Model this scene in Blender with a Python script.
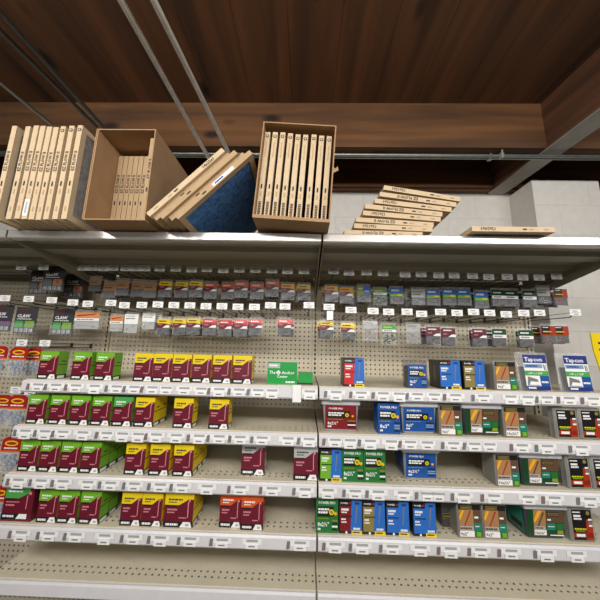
import bpy, math, random
from mathutils import Vector, Matrix
random.seed(7)
for o in list(bpy.data.objects): bpy.data.objects.remove(o)
SC = bpy.context.scene
COL = SC.collection

# ------------------------------------------------------------------ camera
FPX = 273.03
CAM = Vector((-0.0575, -1.601, 1.5)); PITCH, YAW, ROLL = 0.1708, -0.0221, 0.0221
Fv = Vector((math.sin(YAW)*math.cos(PITCH), math.cos(YAW)*math.cos(PITCH), math.sin(PITCH)))
Rv = Vector((math.cos(YAW), -math.sin(YAW), 0)); Uv = Rv.cross(Fv)
R2 = Rv*math.cos(ROLL)+Uv*math.sin(ROLL); U2 = -Rv*math.sin(ROLL)+Uv*math.cos(ROLL)
cd = bpy.data.cameras.new('camera'); cam = bpy.data.objects.new('camera', cd); COL.objects.link(cam)
m = Matrix.Identity(4)
for i in range(3):
    m[i][0] = R2[i]; m[i][1] = U2[i]; m[i][2] = -Fv[i]; m[i][3] = CAM[i]
cam.matrix_world = m
cd.sensor_width = 36; cd.lens = FPX/600*36; cd.clip_start = .02
SC.camera = cam
# ------------------------------------------------------------------ world, lights, exposure
w = bpy.data.worlds.new('world'); SC.world = w; w.use_nodes = True
w.node_tree.nodes['Background'].inputs[0].default_value = (1, .95, .88, 1)
w.node_tree.nodes['Background'].inputs[1].default_value = .035
def area(name, loc, size, power, tgt, col=(1, .97, .93)):
    l = bpy.data.lights.new(name, 'AREA'); l.shape = 'RECTANGLE'; l.size, l.size_y = size
    l.energy = power; l.color = col
    o = bpy.data.objects.new(name, l); COL.objects.link(o); o.location = loc
    o.rotation_euler = (Vector(tgt)-Vector(loc)).to_track_quat('-Z', 'Y').to_euler()
area('fluorescent_light', (-.9, -2.25, 2.47), (2.4, .16), 44, (-.2, -.5, 1.2))
area('fluorescent_light', (1.5, -2.25, 2.46), (2.4, .16), 40, (.8, -.5, 1.2))
area('fluorescent_light', (0, -6.6, 2.30), (4.0, .3), 100, (0, 0, 1.6))
vs = SC.view_settings; vs.view_transform = 'Standard'; vs.look = 'None'; vs.gamma = 1; vs.exposure = -.2; vs.use_curve_mapping = False

# ------------------------------------------------------------------ pixel -> place
def ray(x, y):
    return (Fv + R2*((x-300)/FPX) - U2*((y-300)/FPX))
def P(x, y, Y):
    r = ray(x, y); t = (Y-CAM.y)/r.y; return CAM+r*t
def PX(x, y, X):
    r = ray(x, y); t = (X-CAM.x)/r.x; return CAM+r*t
W = 1.2192
D, DC = .448, .6247
Z1, Z2, Z3 = 1.3453, 1.1680, .9905
Z4, Z5 = Z3-.178, Z3-.356
ZC0, ZC = 1.8914, 1.926
# ------------------------------------------------------------------ materials
def lin(c):
    return tuple(((v/255)/12.92 if v/255 <= .04045 else ((v/255+.055)/1.055)**2.4) for v in c)+(1,)
MATS = {}
def mat(name, c, rough=.55, metal=0, var=.08, scale=30, bump=0, spec=.5, coat=0):
    if name in MATS: return MATS[name]
    mt = bpy.data.materials.new(name); mt.use_nodes = True; nt = mt.node_tree; n = nt.nodes; b = n['Principled BSDF']
    b.inputs['Roughness'].default_value = rough; b.inputs['Metallic'].default_value = metal
    b.inputs['Specular IOR Level'].default_value = spec; b.inputs['Coat Weight'].default_value = coat
    tc = n.new('ShaderNodeTexCoord'); nz = n.new('ShaderNodeTexNoise'); nz.inputs['Scale'].default_value = scale; nz.inputs['Detail'].default_value = 3
    nt.links.new(tc.outputs['Object'], nz.inputs['Vector'])
    mr = n.new('ShaderNodeMapRange'); mr.inputs['From Min'].default_value = .3; mr.inputs['From Max'].default_value = .7
    mr.inputs['To Min'].default_value = 1-var; mr.inputs['To Max'].default_value = 1+var
    nt.links.new(nz.outputs['Fac'], mr.inputs['Value'])
    vm = n.new('ShaderNodeVectorMath'); vm.operation = 'SCALE'; vm.inputs[0].default_value = lin(c)[:3]
    nt.links.new(mr.outputs[0], vm.inputs['Scale']); nt.links.new(vm.outputs[0], b.inputs['Base Color'])
    if bump:
        bp = n.new('ShaderNodeBump'); bp.inputs['Strength'].default_value = bump; bp.inputs['Distance'].default_value = .002
        nt.links.new(nz.outputs['Fac'], bp.inputs['Height']); nt.links.new(bp.outputs[0], b.inputs['Normal'])
    MATS[name] = mt; return mt
def M(name): return MATS[name]
def hole_mat(name, c, px, pz, rx, rz, axes=('X', 'Z'), band=None, offx=0.0, rough=.5):
    """painted sheet punched with real see-through holes every px, pz"""
    mt = mat(name, c, rough, var=.04, scale=8); nt = mt.node_tree; n = nt.nodes; L = nt.links
    tc = next(q for q in n if q.type == 'TEX_COORD'); b = n['Principled BSDF']
    sp = n.new('ShaderNodeSeparateXYZ'); L.new(tc.outputs['Object'], sp.inputs[0])
    def mth(op, a, bb=None, cc=None):
        q = n.new('ShaderNodeMath'); q.operation = op
        for i, v in enumerate((a, bb, cc)):
            if v is None: continue
            if isinstance(v, (int, float)): q.inputs[i].default_value = v
            else: L.new(v, q.inputs[i])
        return q.outputs[0]
    def cell(out, p, r, off=0):
        f = mth('FRACT', mth('DIVIDE', mth('ADD', out, off), p))
        return mth('DIVIDE', mth('MULTIPLY', mth('SUBTRACT', f, .5), p), r)
    a = cell(sp.outputs[axes[0]], px, rx, offx); c2 = cell(sp.outputs[axes[1]], pz, rz)
    d2 = mth('ADD', mth('MULTIPLY', a, a), mth('MULTIPLY', c2, c2))
    msk = mth('LESS_THAN', d2, 1.0)
    if band:
        msk = mth('MULTIPLY', msk, mth('MULTIPLY', mth('GREATER_THAN', sp.outputs[axes[1]], band[0]), mth('LESS_THAN', sp.outputs[axes[1]], band[1])))
    tr = n.new('ShaderNodeBsdfTransparent'); mx = n.new('ShaderNodeMixShader'); out = n['Material Output']
    L.new(msk, mx.inputs[0]); L.new(b.outputs[0], mx.inputs[1]); L.new(tr.outputs[0], mx.inputs[2]); L.new(mx.outputs[0], out.inputs['Surface'])
    return mt
def clear_mat(name, tint=(235, 238, 240), alpha=.22, rough=.08):
    mt = bpy.data.materials.new(name); mt.use_nodes = True; nt = mt.node_tree; n = nt.nodes; b = n['Principled BSDF']
    b.inputs['Base Color'].default_value = lin(tint); b.inputs['Roughness'].default_value = rough
    nz = n.new('ShaderNodeTexNoise'); nz.inputs['Scale'].default_value = 60
    bp = n.new('ShaderNodeBump'); bp.inputs['Strength'].default_value = .5; bp.inputs['Distance'].default_value = .002
    nt.links.new(nz.outputs['Fac'], bp.inputs['Height']); nt.links.new(bp.outputs[0], b.inputs['Normal'])
    b.inputs['Alpha'].default_value = alpha
    MATS[name] = mt; return mt
def wood_mat(name, c0, c1, axis=0, sc=6):
    mt = bpy.data.materials.new(name); mt.use_nodes = True; nt = mt.node_tree; n = nt.nodes; b = n['Principled BSDF']
    tc = n.new('ShaderNodeTexCoord'); mp = n.new('ShaderNodeMapping'); nt.links.new(tc.outputs['Object'], mp.inputs[0])
    s = [sc*3]*3; s[axis] = sc*.25; mp.inputs['Scale'].default_value = s
    nz = n.new('ShaderNodeTexNoise'); nz.inputs['Scale'].default_value = 1.1; nz.inputs['Detail'].default_value = 7; nz.inputs['Distortion'].default_value = .5
    nt.links.new(mp.outputs[0], nz.inputs['Vector'])
    cr = n.new('ShaderNodeValToRGB'); cr.color_ramp.elements[0].position = .3; cr.color_ramp.elements[1].position = .7
    cr.color_ramp.elements[0].color = lin(c0); cr.color_ramp.elements[1].color = lin(c1)
    nt.links.new(nz.outputs['Fac'], cr.inputs[0])
    # knots
    mp2 = n.new('ShaderNodeMapping'); nt.links.new(tc.outputs['Object'], mp2.inputs[0]); s2 = [4.5]*3; s2[axis] = 2.2; mp2.inputs['Scale'].default_value = s2
    vo = n.new('ShaderNodeTexVoronoi'); vo.inputs['Scale'].default_value = 1; nt.links.new(mp2.outputs[0], vo.inputs['Vector'])
    c2 = n.new('ShaderNodeValToRGB'); c2.color_ramp.elements[0].color = (.12, .09, .07, 1); c2.color_ramp.elements[0].position = .06
    c2.color_ramp.elements[1].color = (1, 1, 1, 1); c2.color_ramp.elements[1].position = .16
    nt.links.new(vo.outputs['Distance'], c2.inputs[0])
    mx = n.new('ShaderNodeMix'); mx.data_type = 'RGBA'; mx.blend_type = 'MULTIPLY'; mx.inputs[0].default_value = 1
    nt.links.new(cr.outputs[0], mx.inputs[6]); nt.links.new(c2.outputs[0], mx.inputs[7]); nt.links.new(mx.outputs[2], b.inputs['Base Color'])
    b.inputs['Roughness'].default_value = .75
    MATS[name] = mt; return mt
def block_mat(name, c):
    mt = mat(name, c, .6, var=.04, scale=25, bump=.25); nt = mt.node_tree; n = nt.nodes; b = n['Principled BSDF']
    tc = next(q for q in n if q.type == 'TEX_COORD')
    mp = n.new('ShaderNodeMapping'); mp.inputs['Rotation'].default_value = (math.pi/2, 0, 0); mp.inputs['Location'].default_value = (.02, 0, 0)
    sp = n.new('ShaderNodeSeparateXYZ'); cb = n.new('ShaderNodeCombineXYZ'); ad = n.new('ShaderNodeMath'); ad.operation = 'ADD'
    nt.links.new(tc.outputs['Object'], sp.inputs[0]); nt.links.new(sp.outputs['X'], ad.inputs[0]); nt.links.new(sp.outputs['Y'], ad.inputs[1])
    nt.links.new(ad.outputs[0], cb.inputs['X']); nt.links.new(sp.outputs['Z'], cb.inputs['Y'])
    br = n.new('ShaderNodeTexBrick'); br.inputs['Scale'].default_value = 1; br.inputs['Brick Width'].default_value = .406; br.inputs['Row Height'].default_value = .2032
    br.inputs['Mortar Size'].default_value = .003; br.inputs['Mortar Smooth'].default_value = .4
    nt.links.new(cb.outputs[0], br.inputs['Vector'])
    bp = n.new('ShaderNodeBump'); bp.inputs['Strength'].default_value = .6; bp.inputs['Distance'].default_value = .004; bp.invert = True
    old = b.inputs['Normal'].links[0].from_node
    nt.links.new(br.outputs['Fac'], bp.inputs['Height']); nt.links.new(old.outputs[0], bp.inputs['Normal']); nt.links.new(bp.outputs[0], b.inputs['Normal'])
    return mt
hole_mat('pegboard', (196, 186, 164), .0254, .0254, .0046, .0046)
hole_mat('slotted steel', (190, 180, 158), .5, .0254, .0048, .009, offx=.25)
hole_mat('shelf steel', (214, 205, 182), .0254, .0254, .0042, .0042, axes=('X', 'Y'), band=(.02, .071))
hole_mat('shelf steel plain', (205, 196, 172), .5, .5, .0001, .0001)
mat('hole_shade', (46, 36, 28), .8)  # near-black colour standing in for the shade inside the peg holes
mat('canopy steel', (150, 143, 126), .5, var=.05, scale=6)
mat('lip steel', (184, 180, 174), .25, .45, var=.04, scale=10)
mat('rail', (214, 212, 214), .3, var=.03)
mat('wire', (84, 80, 74), .4, .8)
mat('conduit', (150, 152, 148), .38, .75, var=.15, scale=20)
mat('strut', (90, 88, 86), .5, .6)
mat('white pipe', (244, 241, 234), .6)
wood_mat('joist wood', (62, 39, 20), (116, 76, 40), 0, 4)
wood_mat('cross beam wood', (70, 44, 28), (116, 76, 50), 1, 4)
wood_mat('board wood', (50, 31, 17), (112, 70, 36), 1, 2.5)
mat('grey paint', (150, 146, 140), .6, var=.1, scale=12)
block_mat('painted block', (206, 202, 195))
mat('floor', (112, 108, 100), .5, scale=3, var=.1)
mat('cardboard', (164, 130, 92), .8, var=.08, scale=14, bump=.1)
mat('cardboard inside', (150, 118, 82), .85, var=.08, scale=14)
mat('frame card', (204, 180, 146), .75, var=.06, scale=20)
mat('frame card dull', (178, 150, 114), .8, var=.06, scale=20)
mat('ink', (48, 40, 36), .8, var=0)
mat('blue media', (66, 112, 166), .8, var=.45, scale=60, bump=.8)
mat('grey media', (150, 150, 150), .9, var=.25, scale=60, bump=.6)
for k, c in {'maroon': (102, 16, 38), 'bright red': (200, 30, 36), 'deep red': (124, 18, 26), 'yellow': (232, 202, 16), 'amber': (240, 176, 30), 'lime': (112, 174, 38), 'green': (30, 112, 50),
             'leaf': (74, 160, 74), 'dark green': (16, 66, 36), 'sign green': (10, 150, 62), 'orange': (214, 84, 22), 'silver print': (176, 176, 174), 'black': (22, 20, 22),
             'white': (240, 240, 238), 'pink print': (206, 130, 140), 'blue': (20, 78, 152), 'sky blue': (40, 108, 192), 'navy': (30, 46, 122), 'gold': (140, 124, 62), 'tan print': (170, 126, 82),
             'brown': (96, 72, 50), 'rust': (166, 52, 22), 'grey': (120, 120, 122), 'dark grey': (58, 58, 62), 'teal': (24, 128, 106), 'tag grey': (168, 168, 172), 'red header': (170, 24, 32),
             'copper': (206, 140, 90), 'olive': (140, 150, 40), 'pale blue': (132, 152, 182), 'purple': (70, 50, 100), 'print taupe': (128, 112, 110), 'dark maroon': (86, 14, 32)}.items():
    mat(k, c, .42, var=.03, coat=.15)
mat('tub plastic', (150, 150, 150), .35); mat('lid plastic', (188, 190, 192), .3)
mat('screws', (96, 94, 92), .35, .7, var=.5, scale=160, bump=.8)
mat('dark screws', (40, 38, 38), .4, .4, var=.5, scale=160, bump=.8)
mat('bright hardware', (190, 192, 196), .35, .4, var=.35, scale=140, bump=.8)
clear_mat('frosted plastic', (178, 176, 168), .55, .2); clear_mat('clear plastic', alpha=.16); clear_mat('smoky plastic', (112, 110, 106), .42, .15); clear_mat('bag plastic', (225, 226, 228), .13, .12)

# ------------------------------------------------------------------ mesh helpers
class MB:
    def __init__(s): s.v = []; s.f = []; s.m = []; s.mi = []
    def idx(s, mname):
        if mname not in s.mi: s.mi.append(mname)
        return s.mi.index(mname)
    def add(s, vs, fs, mname):
        k = len(s.v); s.v += [tuple(q) for q in vs]; i = s.idx(mname)
        for f in fs: s.f.append([k+a for a in f]); s.m.append(i)
        return s
    def box(s, x0, x1, y0, y1, z0, z1, mname, taper=0, bev=0):
        """taper shrinks the bottom by that much on each side"""
        t = taper
        if bev:
            b = bev; 
            def ring(z, i): 
                X0, X1, Y0, Y1 = x0+i, x1-i, y0+i, y1-i
                return [(X0+b, Y0, z), (X1-b, Y0, z), (X1, Y0+b, z), (X1, Y1-b, z), (X1-b, Y1, z), (X0+b, Y1, z), (X0, Y1-b, z), (X0, Y0+b, z)]
            rs = [ring(z0, t+b*.6), ring(z0+b*.7, t), ring(z1-b*.7, 0), ring(z1, b*.6)]
            vs = [q for r in rs for q in r]; fs = [list(range(7, -1, -1)), list(range(24, 32))]
            for r in range(3):
                for i in range(8): j = (i+1) % 8; fs.append([r*8+i, r*8+j, r*8+8+j, r*8+8+i])
            return s.add(vs, fs, mname)
        vs = [(x0+t, y0+t, z0), (x1-t, y0+t, z0), (x1-t, y1-t, z0), (x0+t, y1-t, z0), (x0, y0, z1), (x1, y0, z1), (x1, y1, z1), (x0, y1, z1)]
        return s.add(vs, [(3, 2, 1, 0), (4, 5, 6, 7), (0, 1, 5, 4), (1, 2, 6, 5), (2, 3, 7, 6), (3, 0, 4, 7)], mname)
    def prism(s, pts, y0, y1, mname):
        """pts (x,z) counter-clockwise seen from -Y, extruded y0..y1"""
        n = len(pts); vs = [(a, y0, b) for a, b in pts]+[(a, y1, b) for a, b in pts]
        return s.add(vs, [list(range(n)), list(range(2*n-1, n-1, -1))]+[[(i+1) % n, i, n+i, n+(i+1) % n] for i in range(n)], mname)
    def xprism(s, pts, x0, x1, mname):
        n = len(pts); vs = [(x0, a, b) for a, b in pts]+[(x1, a, b) for a, b in pts]
        return s.add(vs, [list(range(n-1, -1, -1)), list(range(n, 2*n))]+[[i, (i+1) % n, n+(i+1) % n, n+i] for i in range(n)], mname)
    def tube(s, pts, r, mname, n=8):
        pts = [Vector(p) for p in pts]; rings = []
        for i, p in enumerate(pts):
            d = (pts[min(i+1, len(pts)-1)]-pts[max(i-1, 0)]).normalized()
            a = d.cross(Vector((0, 0, 1)) if abs(d.z) < .9 else Vector((1, 0, 0))).normalized(); b = d.cross(a)
            rings.append([p+(a*math.cos(2*math.pi*k/n)+b*math.sin(2*math.pi*k/n))*r for k in range(n)])
        vs = [q for g in rings for q in g]; fs = [list(range(n)), list(range((len(pts)-1)*n+n-1, (len(pts)-1)*n-1, -1))]
        for i in range(len(pts)-1):
            for k in range(n): fs.append([i*n+k, i*n+n+k, i*n+n+(k+1) % n, i*n+(k+1) % n])
        return s.add(vs, fs, mname)
    def face(s, pts, y, mname):
        return s.add([(a, y, b) for a, b in pts], [list(range(len(pts)))], mname)
    def build(s, name, parent=None, loc=None, rot=None, smooth=False):
        me = bpy.data.meshes.new(name); me.from_pydata(s.v, [], s.f); 
        for q in s.mi: me.materials.append(M(q))
        for p, i in zip(me.polygons, s.m): p.material_index = i; p.use_smooth = smooth
        me.update(); o = bpy.data.objects.new(name, me); COL.objects.link(o)
        if parent: o.parent = parent
        if loc: o.location = loc
        if rot: o.rotation_euler = rot
        return o
_tc = {}
def glyphs(txt):
    if txt in _tc: return _tc[txt]
    c = bpy.data.curves.new('t', 'FONT'); c.body = txt; c.resolution_u = 1; c.align_x = 'LEFT'; c.align_y = 'BOTTOM_BASELINE'; c.offset = .02
    o = bpy.data.objects.new('t', c); COL.objects.link(o); bpy.context.view_layer.update()
    me = o.evaluated_get(bpy.context.evaluated_depsgraph_get()).to_mesh()
    vs = [tuple(v.co) for v in me.vertices]; fs = [list(p.vertices) for p in me.polygons]
    bpy.data.objects.remove(o)
    x0 = min(v[0] for v in vs); x1 = max(v[0] for v in vs); _tc[txt] = ([(v[0]-x0, v[1]) for v in vs], fs, x1-x0)
    return _tc[txt]
class Art:
    """flat print on a face of width w, height h; u,v in 0..1; sits just in front of y"""
    def __init__(s, mb, w, h, y=0.0, x0=None, z0=0.0, lean=0.0):
        s.mb, s.w, s.h, s.y, s.x0, s.z0, s.lean = mb, w, h, y, (-w/2 if x0 is None else x0), z0, lean
    def pt(s, u, v, k): return (s.x0+u*s.w, s.y-.0005-.0004*k+s.lean*v*s.h, s.z0+v*s.h)
    def poly(s, pts, m, k=0): s.mb.add([s.pt(u, v, k) for u, v in pts], [list(range(len(pts)))], m)
    def rect(s, u0, v0, u1, v1, m, k=0): s.poly([(u0, v0), (u1, v0), (u1, v1), (u0, v1)], m, k)
    def disc(s, u, v, r, m, k=0, n=14, ry=None):
        ry = ry or r
        s.poly([(u+r*math.cos(6.2832*i/n)/s.w, v+ry*math.sin(6.2832*i/n)/s.h) for i in range(n)], m, k)
    def text(s, t, u, v, size, m, k=1, maxw=None, rot=0, sh=0):
        gv, gf, gw = glyphs(t); sz = size
        sx = sz if not maxw or gw*sz < maxw*s.w else maxw*s.w/gw
        vs = []
        for x, y in gv:
            a, b = x*sx+sh*y*sz, y*sz
            if rot: a, b = -b, a
            p = s.pt(u+a/s.w, v+b/s.h, k); vs.append(p)
        s.mb.add(vs, gf, m)
    def words(s, u, v, w, hgt, m, k=1, n=3):
        """small print too small to read"""
        r = random.Random(int((u*13+v*31+w*7)*1000)); x = u
        while x < u+w-.02:
            l = min(r.uniform(.05, .14)*max(w, .3)*2, u+w-x); s.rect(x, v, x+l*.85, v+hgt, m, k); x += l
# ------------------------------------------------------------------ things
CAT = {}
def empty(name, label=None, cat=None, group=None, loc=(0, 0, 0), rot=(0, 0, 0)):
    o = bpy.data.objects.new(name, None); o.empty_display_size = .02; COL.objects.link(o); o.location = loc; o.rotation_euler = rot
    if label: o['label'] = label
    if cat: o['category'] = cat
    if group: o['group'] = group
    return o
def tag(o, label, cat, group=None):
    o['label'] = label; o['category'] = cat
    if group: o['group'] = group
    return o
def struct(o): o['kind'] = 'structure'; return o
def copy_tree(o, parent=None):
    c = o.copy(); COL.objects.link(c)
    if parent: c.parent = parent
    for ch in list(o.children): copy_tree(ch, c)
    return c
PROTO = {}
def put(key, maker, loc, rot, label, group=None):
    if key not in PROTO: o = PROTO[key] = maker()
    else: o = copy_tree(PROTO[key])
    o.location = loc; o.rotation_euler = rot; o['label'] = label
    if group: o['group'] = group
    elif 'group' in o: del o['group']
    return o
ORD = ['first', 'second', 'third', 'fourth', 'fifth', 'sixth', 'seventh', 'eighth', 'ninth', 'tenth', 'eleventh', 'twelfth', 'thirteenth', 'fourteenth', 'fifteenth', 'sixteenth',
       'seventeenth', 'eighteenth', 'nineteenth', 'twentieth', 'twenty-first', 'twenty-second', 'twenty-third', 'twenty-fourth']
SHELFNAME = {1: 'top shelf', 2: 'second shelf', 3: 'third shelf', 4: 'fourth shelf'}

# ================================================================== the room
def wallbox(name, b, m):
    mb = MB(); mb.box(*b, m); return struct(mb.build(name))
WY = .26
joist_z = P(487, 194, WY).z                       # underside of the joists
ceil_z = joist_z + .29
wallbox('wall_back', (-4.0, 3.2, WY, WY+.1, 0, joist_z+.3), 'painted block')
cx0 = P(531, 178, .06).x; cx1 = P(598, 180, .06).x
wallbox('trim_1', (cx0, cx1, .06, WY, 0, joist_z-.02), 'painted block')
wallbox('floor', (-4, 3.2, -7, WY, -.05, 0), 'floor')
mb = MB()
x = -4.0
while x < 3.2:
    mb.box(x, x+.2385, -7, WY, ceil_z, ceil_z+.03, 'board wood'); x += .24
mb.box(-4, 3.2, -7, WY, ceil_z+.031, ceil_z+.05, 'board wood'); struct(mb.build('ceiling'))
jY = P(552, 148, 0).y
# distance of the front joist from its lower right end, on the plane of the undersides
r = ray(530, 148); t = (joist_z-CAM.z)/r.z; jy = (CAM+r*t).y
bx0 = P(487, 194, WY).x
beam_w = .11; BT = .07
for i, yy in enumerate((jy, WY-.06)):
    th = .045
    tag(MB().box(-4.0, bx0+(WY-yy)*math.tan(BT)-.002, yy, yy+th, joist_z, ceil_z, 'joist wood').build('ceiling_joist'),
        ['rough brown joist crossing the ceiling in front of the wall', 'darker joist fixed along the top of the block wall', 'joist overhead just above the picture', 'joist overhead nearest the viewer', 'joist overhead behind the viewer'][i], 'joist', 'ceiling joists')
    tag(MB().box(bx0+beam_w+(WY-yy)*math.tan(BT)+.006, 3.2, yy, yy+th, joist_z, ceil_z, 'joist wood').build('ceiling_joist'),
        ['short joist right of the cross beam in front of the wall', 'joist on top of the block wall right of the cross beam', 'joist right of the cross beam overhead', 'joist right of the cross beam nearest the viewer', 'joist right of the cross beam behind the viewer'][i], 'joist', 'ceiling joists')
cb = empty('cross_beam', 'wooden cross beam with grey painted underside running to the wall', 'beam', loc=(bx0, WY, joist_z), rot=(0, 0, BT))
MB().box(0, beam_w, -4.5, 0, 0, .29, 'cross beam wood').build('beam_body', cb)
MB().box(-.004, beam_w+.004, -4.5, 0, -.006, 0, 'grey paint').build('painted_underside', cb)
# conduits under the joists
cY = jy+.06
for i, (yp, nm) in enumerate(((151.5, 'upper of the two grey conduits under the front joist'), (155.8, 'lower of the two grey conduits under the front joist'))):
    p = P(480, yp, cY-.03*i)
    c = empty('conduit', nm, 'pipe', 'conduits under the joists', loc=(0, p.y, min(p.z, joist_z-.018-.0*i)))
    MB().tube([(-3.6, 0, 0), (3.1, 0, 0)], .0095, 'conduit', 10).build('pipe', c, smooth=True)
    q = P(489+8*i, yp, cY).x
    MB().box(q-.012, q+.012, -.013, .013, -.013, .013, 'conduit', bev=.002).box(q-.006, q+.002, -.016, -.012, -.02, .03, 'lip steel').build('pipe_clamp', c)
# pipes running towards the viewer at upper left
def ypipe(name, a, b, r_, m, label, n=10):
    # a: pixel at far end, b: a second pixel; level run at the height that makes both lie on one line along Y
    z = joist_z-.05
    ra = ray(*a); t = (z-CAM.z)/ra.z; pa = CAM+ra*t
    rb = ray(*b); t = (z-CAM.z)/rb.z; pb = CAM+rb*t
    xx = (pa.x+pb.x)/2
    o = MB().tube([(0, 0, 0), (0, -3.2, 0)], r_, m, n).build(name, loc=(xx, min(pa.y, WY-.02), z), smooth=True)
    if abs(pa.x-pb.x) < .3: o.rotation_euler = (0, 0, -math.atan2(pa.x-pb.x, pa.y-pb.y))
    tag(o, label, 'pipe'); return o
ypipe('ceiling_pipe', (210, 158), (165, 76), .011, 'white pipe', 'left of the two thin white pipes slanting down from the ceiling')
ypipe('ceiling_pipe', (234, 158), (195, 76), .011, 'white pipe', 'right of the two thin white pipes slanting down from the ceiling')
ypipe('ceiling_pipe', (54, 125), (0, 81), .008, 'conduit', 'thin grey pipe over the leftmost row of air filters')
ypipe('ceiling_pipe', (98, 127), (47, 76), .009, 'strut', 'left dark metal rod above the tan carton', 6)
ypipe('ceiling_pipe', (103, 127), (57, 76), .009, 'strut', 'right dark metal rod above the tan carton', 6)

# ================================================================== gondola shelving
BAYS = [(-2*W, 'far left bay'), (-W, 'left bay'), (0, 'right bay')]
for i, (bx, bn) in enumerate(BAYS):
    t = empty('pegboard_panel', 'cream pegboard back of the %s' % bn, 'pegboard', 'pegboard backs', loc=(bx, 0, 0))
    MB().box(.016, W-.016, 0, .012, .1, ZC-.0165, "pegboard").build('panel', t)
    MB().box(.016, W-.016, .0125, .016, .1, ZC-.0165, "hole_shade").build('hole_shade_sheet', t)  # added dark sheet, its colour makes the peg holes look shaded
    MB().box(.016, W-.016, -.004, -.0005, ZC0-.03, ZC0-.012, 'canopy steel').build('top_trim', t)
for i in range(4):
    x = -2*W+i*W
    tag(MB().box(-.016, .016, -.012, .03, .0, ZC0-.001, 'slotted steel').build('shelf_upright', loc=(x, 0, 0)),
        'slotted steel upright ' + ['at the far left end', 'left of the green screw boxes', 'between the two main bays', 'at the right end beside the block pilaster'][i], 'upright', 'slotted uprights')
def rail_tags(r, bay, shelf, ytag, xs):
    pass
TAGS = {
 (1, 1): [37, 55, 75, 94, 116, 134, 152, 166, 184, 201, 219, 239, 258, 272, 311],
 (1, 2): [336, 361, 383, 399, 417, 434, 455, 483, 510, 527, 546, 568, 592],
 (2, 1): [24, 44, 62, 82, 106, 122, 138, 156, 176, 199, 219, 240, 262, 288, 309],
 (2, 2): [335, 350, 370, 391, 410, 427, 453, 474, 489, 521, 546, 580],
 (3, 1): [17, 40, 62, 87, 110, 134, 160, 182, 207, 240, 272, 305],
 (3, 2): [328, 355, 378, 403, 427, 438, 463, 493, 527, 553, 588],
 (4, 1): [20, 48, 75, 104, 133, 160, 190, 222, 252, 300],
 (4, 2): [335, 362, 392, 420, 450, 480, 510, 545, 575]}
def shelf(bay, row, z, d):
    bx = {0: -2*W, 1: -W, 2: 0}[bay]; bn = {0: 'far left', 1: 'left', 2: 'right'}[bay]
    nm = {1: 'top', 2: 'second', 3: 'third', 4: 'fourth', 5: 'lowest'}[row]
    s = empty('shelf', 'cream steel shelf, %s one in the %s bay, with white price rail' % (nm, bn), 'shelf', 'steel shelves', loc=(bx, -d, z))
    MB().box(.003, W-.003, .001, d-.014, -.012, 0, 'shelf steel').box(.003, W-.003, .001, .012, -.05, -.012, 'shelf steel plain').build('deck', s)
    for q in (.35, .75): MB().box(.01, W-.01, d*q-.02, d*q+.02, -.026, -.012, 'shelf steel plain').build('stiffener', s)
    for q in (.004, W-.008): MB().xprism([(.02, -.015), (.02, -.03), (d-.016, -.09), (d-.016, -.015)], q, q+.004, 'canopy steel').build('bracket', s)
    rl = MB().xprism([(0, -.003), (-.008, -.003), (-.013, -.010), (-.015, -.044), (-.010, -.050), (0, -.050)], .004, W-.004, 'rail').build('price_rail', s)
    for i, px in enumerate(TAGS.get((row, bay), [])):
        yy = {1: 391, 2: 438, 3: 487, 4: 540}[row]
        c = P(px, yy, -d-.016).x-bx
        wd = random.uniform(.054, .062); dz = random.choice((0, 0, -.003, -.005))
        c = max(wd/2+.006, min(W-wd/2-.006, c))
        mb = MB(); top = -.013; hh = .032
        def q(x0, x1, z0, z1, m, k): mb.box(x0, x1, -.0163-k*.0004, -.0158, z0, z1, m)
        near = min([abs(c+bx-P(o_, yy, -d-.016).x) for o_ in TAGS[(row, bay)] if o_ != px])
        hw = min(.036, c-.004, W-.004-c, near/2-.001); lw = min(.023, hw)
        q(c-hw, c+hw, -.031, -.012, 'white', 0)
        q(c-.020, c+.022, -.0225, -.0145, 'tag grey', 1); q(c-.008, c+.010, -.0205, -.0165, 'tag grey', 2)
        q(c-lw, c+lw, -.044+dz, -.029, 'white', 3)
        a = Art(mb, .046, .018, -.0166-.0008, c-.023, -.045+dz); a.words(.25, .4, .5, .25, 'grey', 1)
        mb.build('price_tag', rl)
        if i % 5 != 3:
            mb = MB(); x = c-wd/2-.012
            if x > .01 and all(abs(x+bx-P(o_, yy, -d-.016).x) > .03 for o_ in TAGS[(row, bay)]):
                mb.add([(x-.008, -.0172, top-.027), (x+.004, -.0172, top-.027), (x+.007, -.0172, top-.003), (x-.005, -.0172, top-.003),
                        (x-.008, -.0150, top-.027), (x+.004, -.0150, top-.027), (x+.007, -.0150, top-.003), (x-.005, -.0150, top-.003)],
                       [(0, 1, 2, 3), (7, 6, 5, 4), (1, 5, 6, 2), (4, 0, 3, 7), (3, 2, 6, 7), (4, 5, 1, 0)], random.choice(('grey', 'print taupe', 'grey', 'print taupe')))
                mb.build('picture_label', rl)
    return s
for row, z in ((1, Z1), (2, Z2), (3, Z3), (4, Z4), (5, Z5)):
    for bay in (1, 2): shelf(bay, row, z, D)
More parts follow.
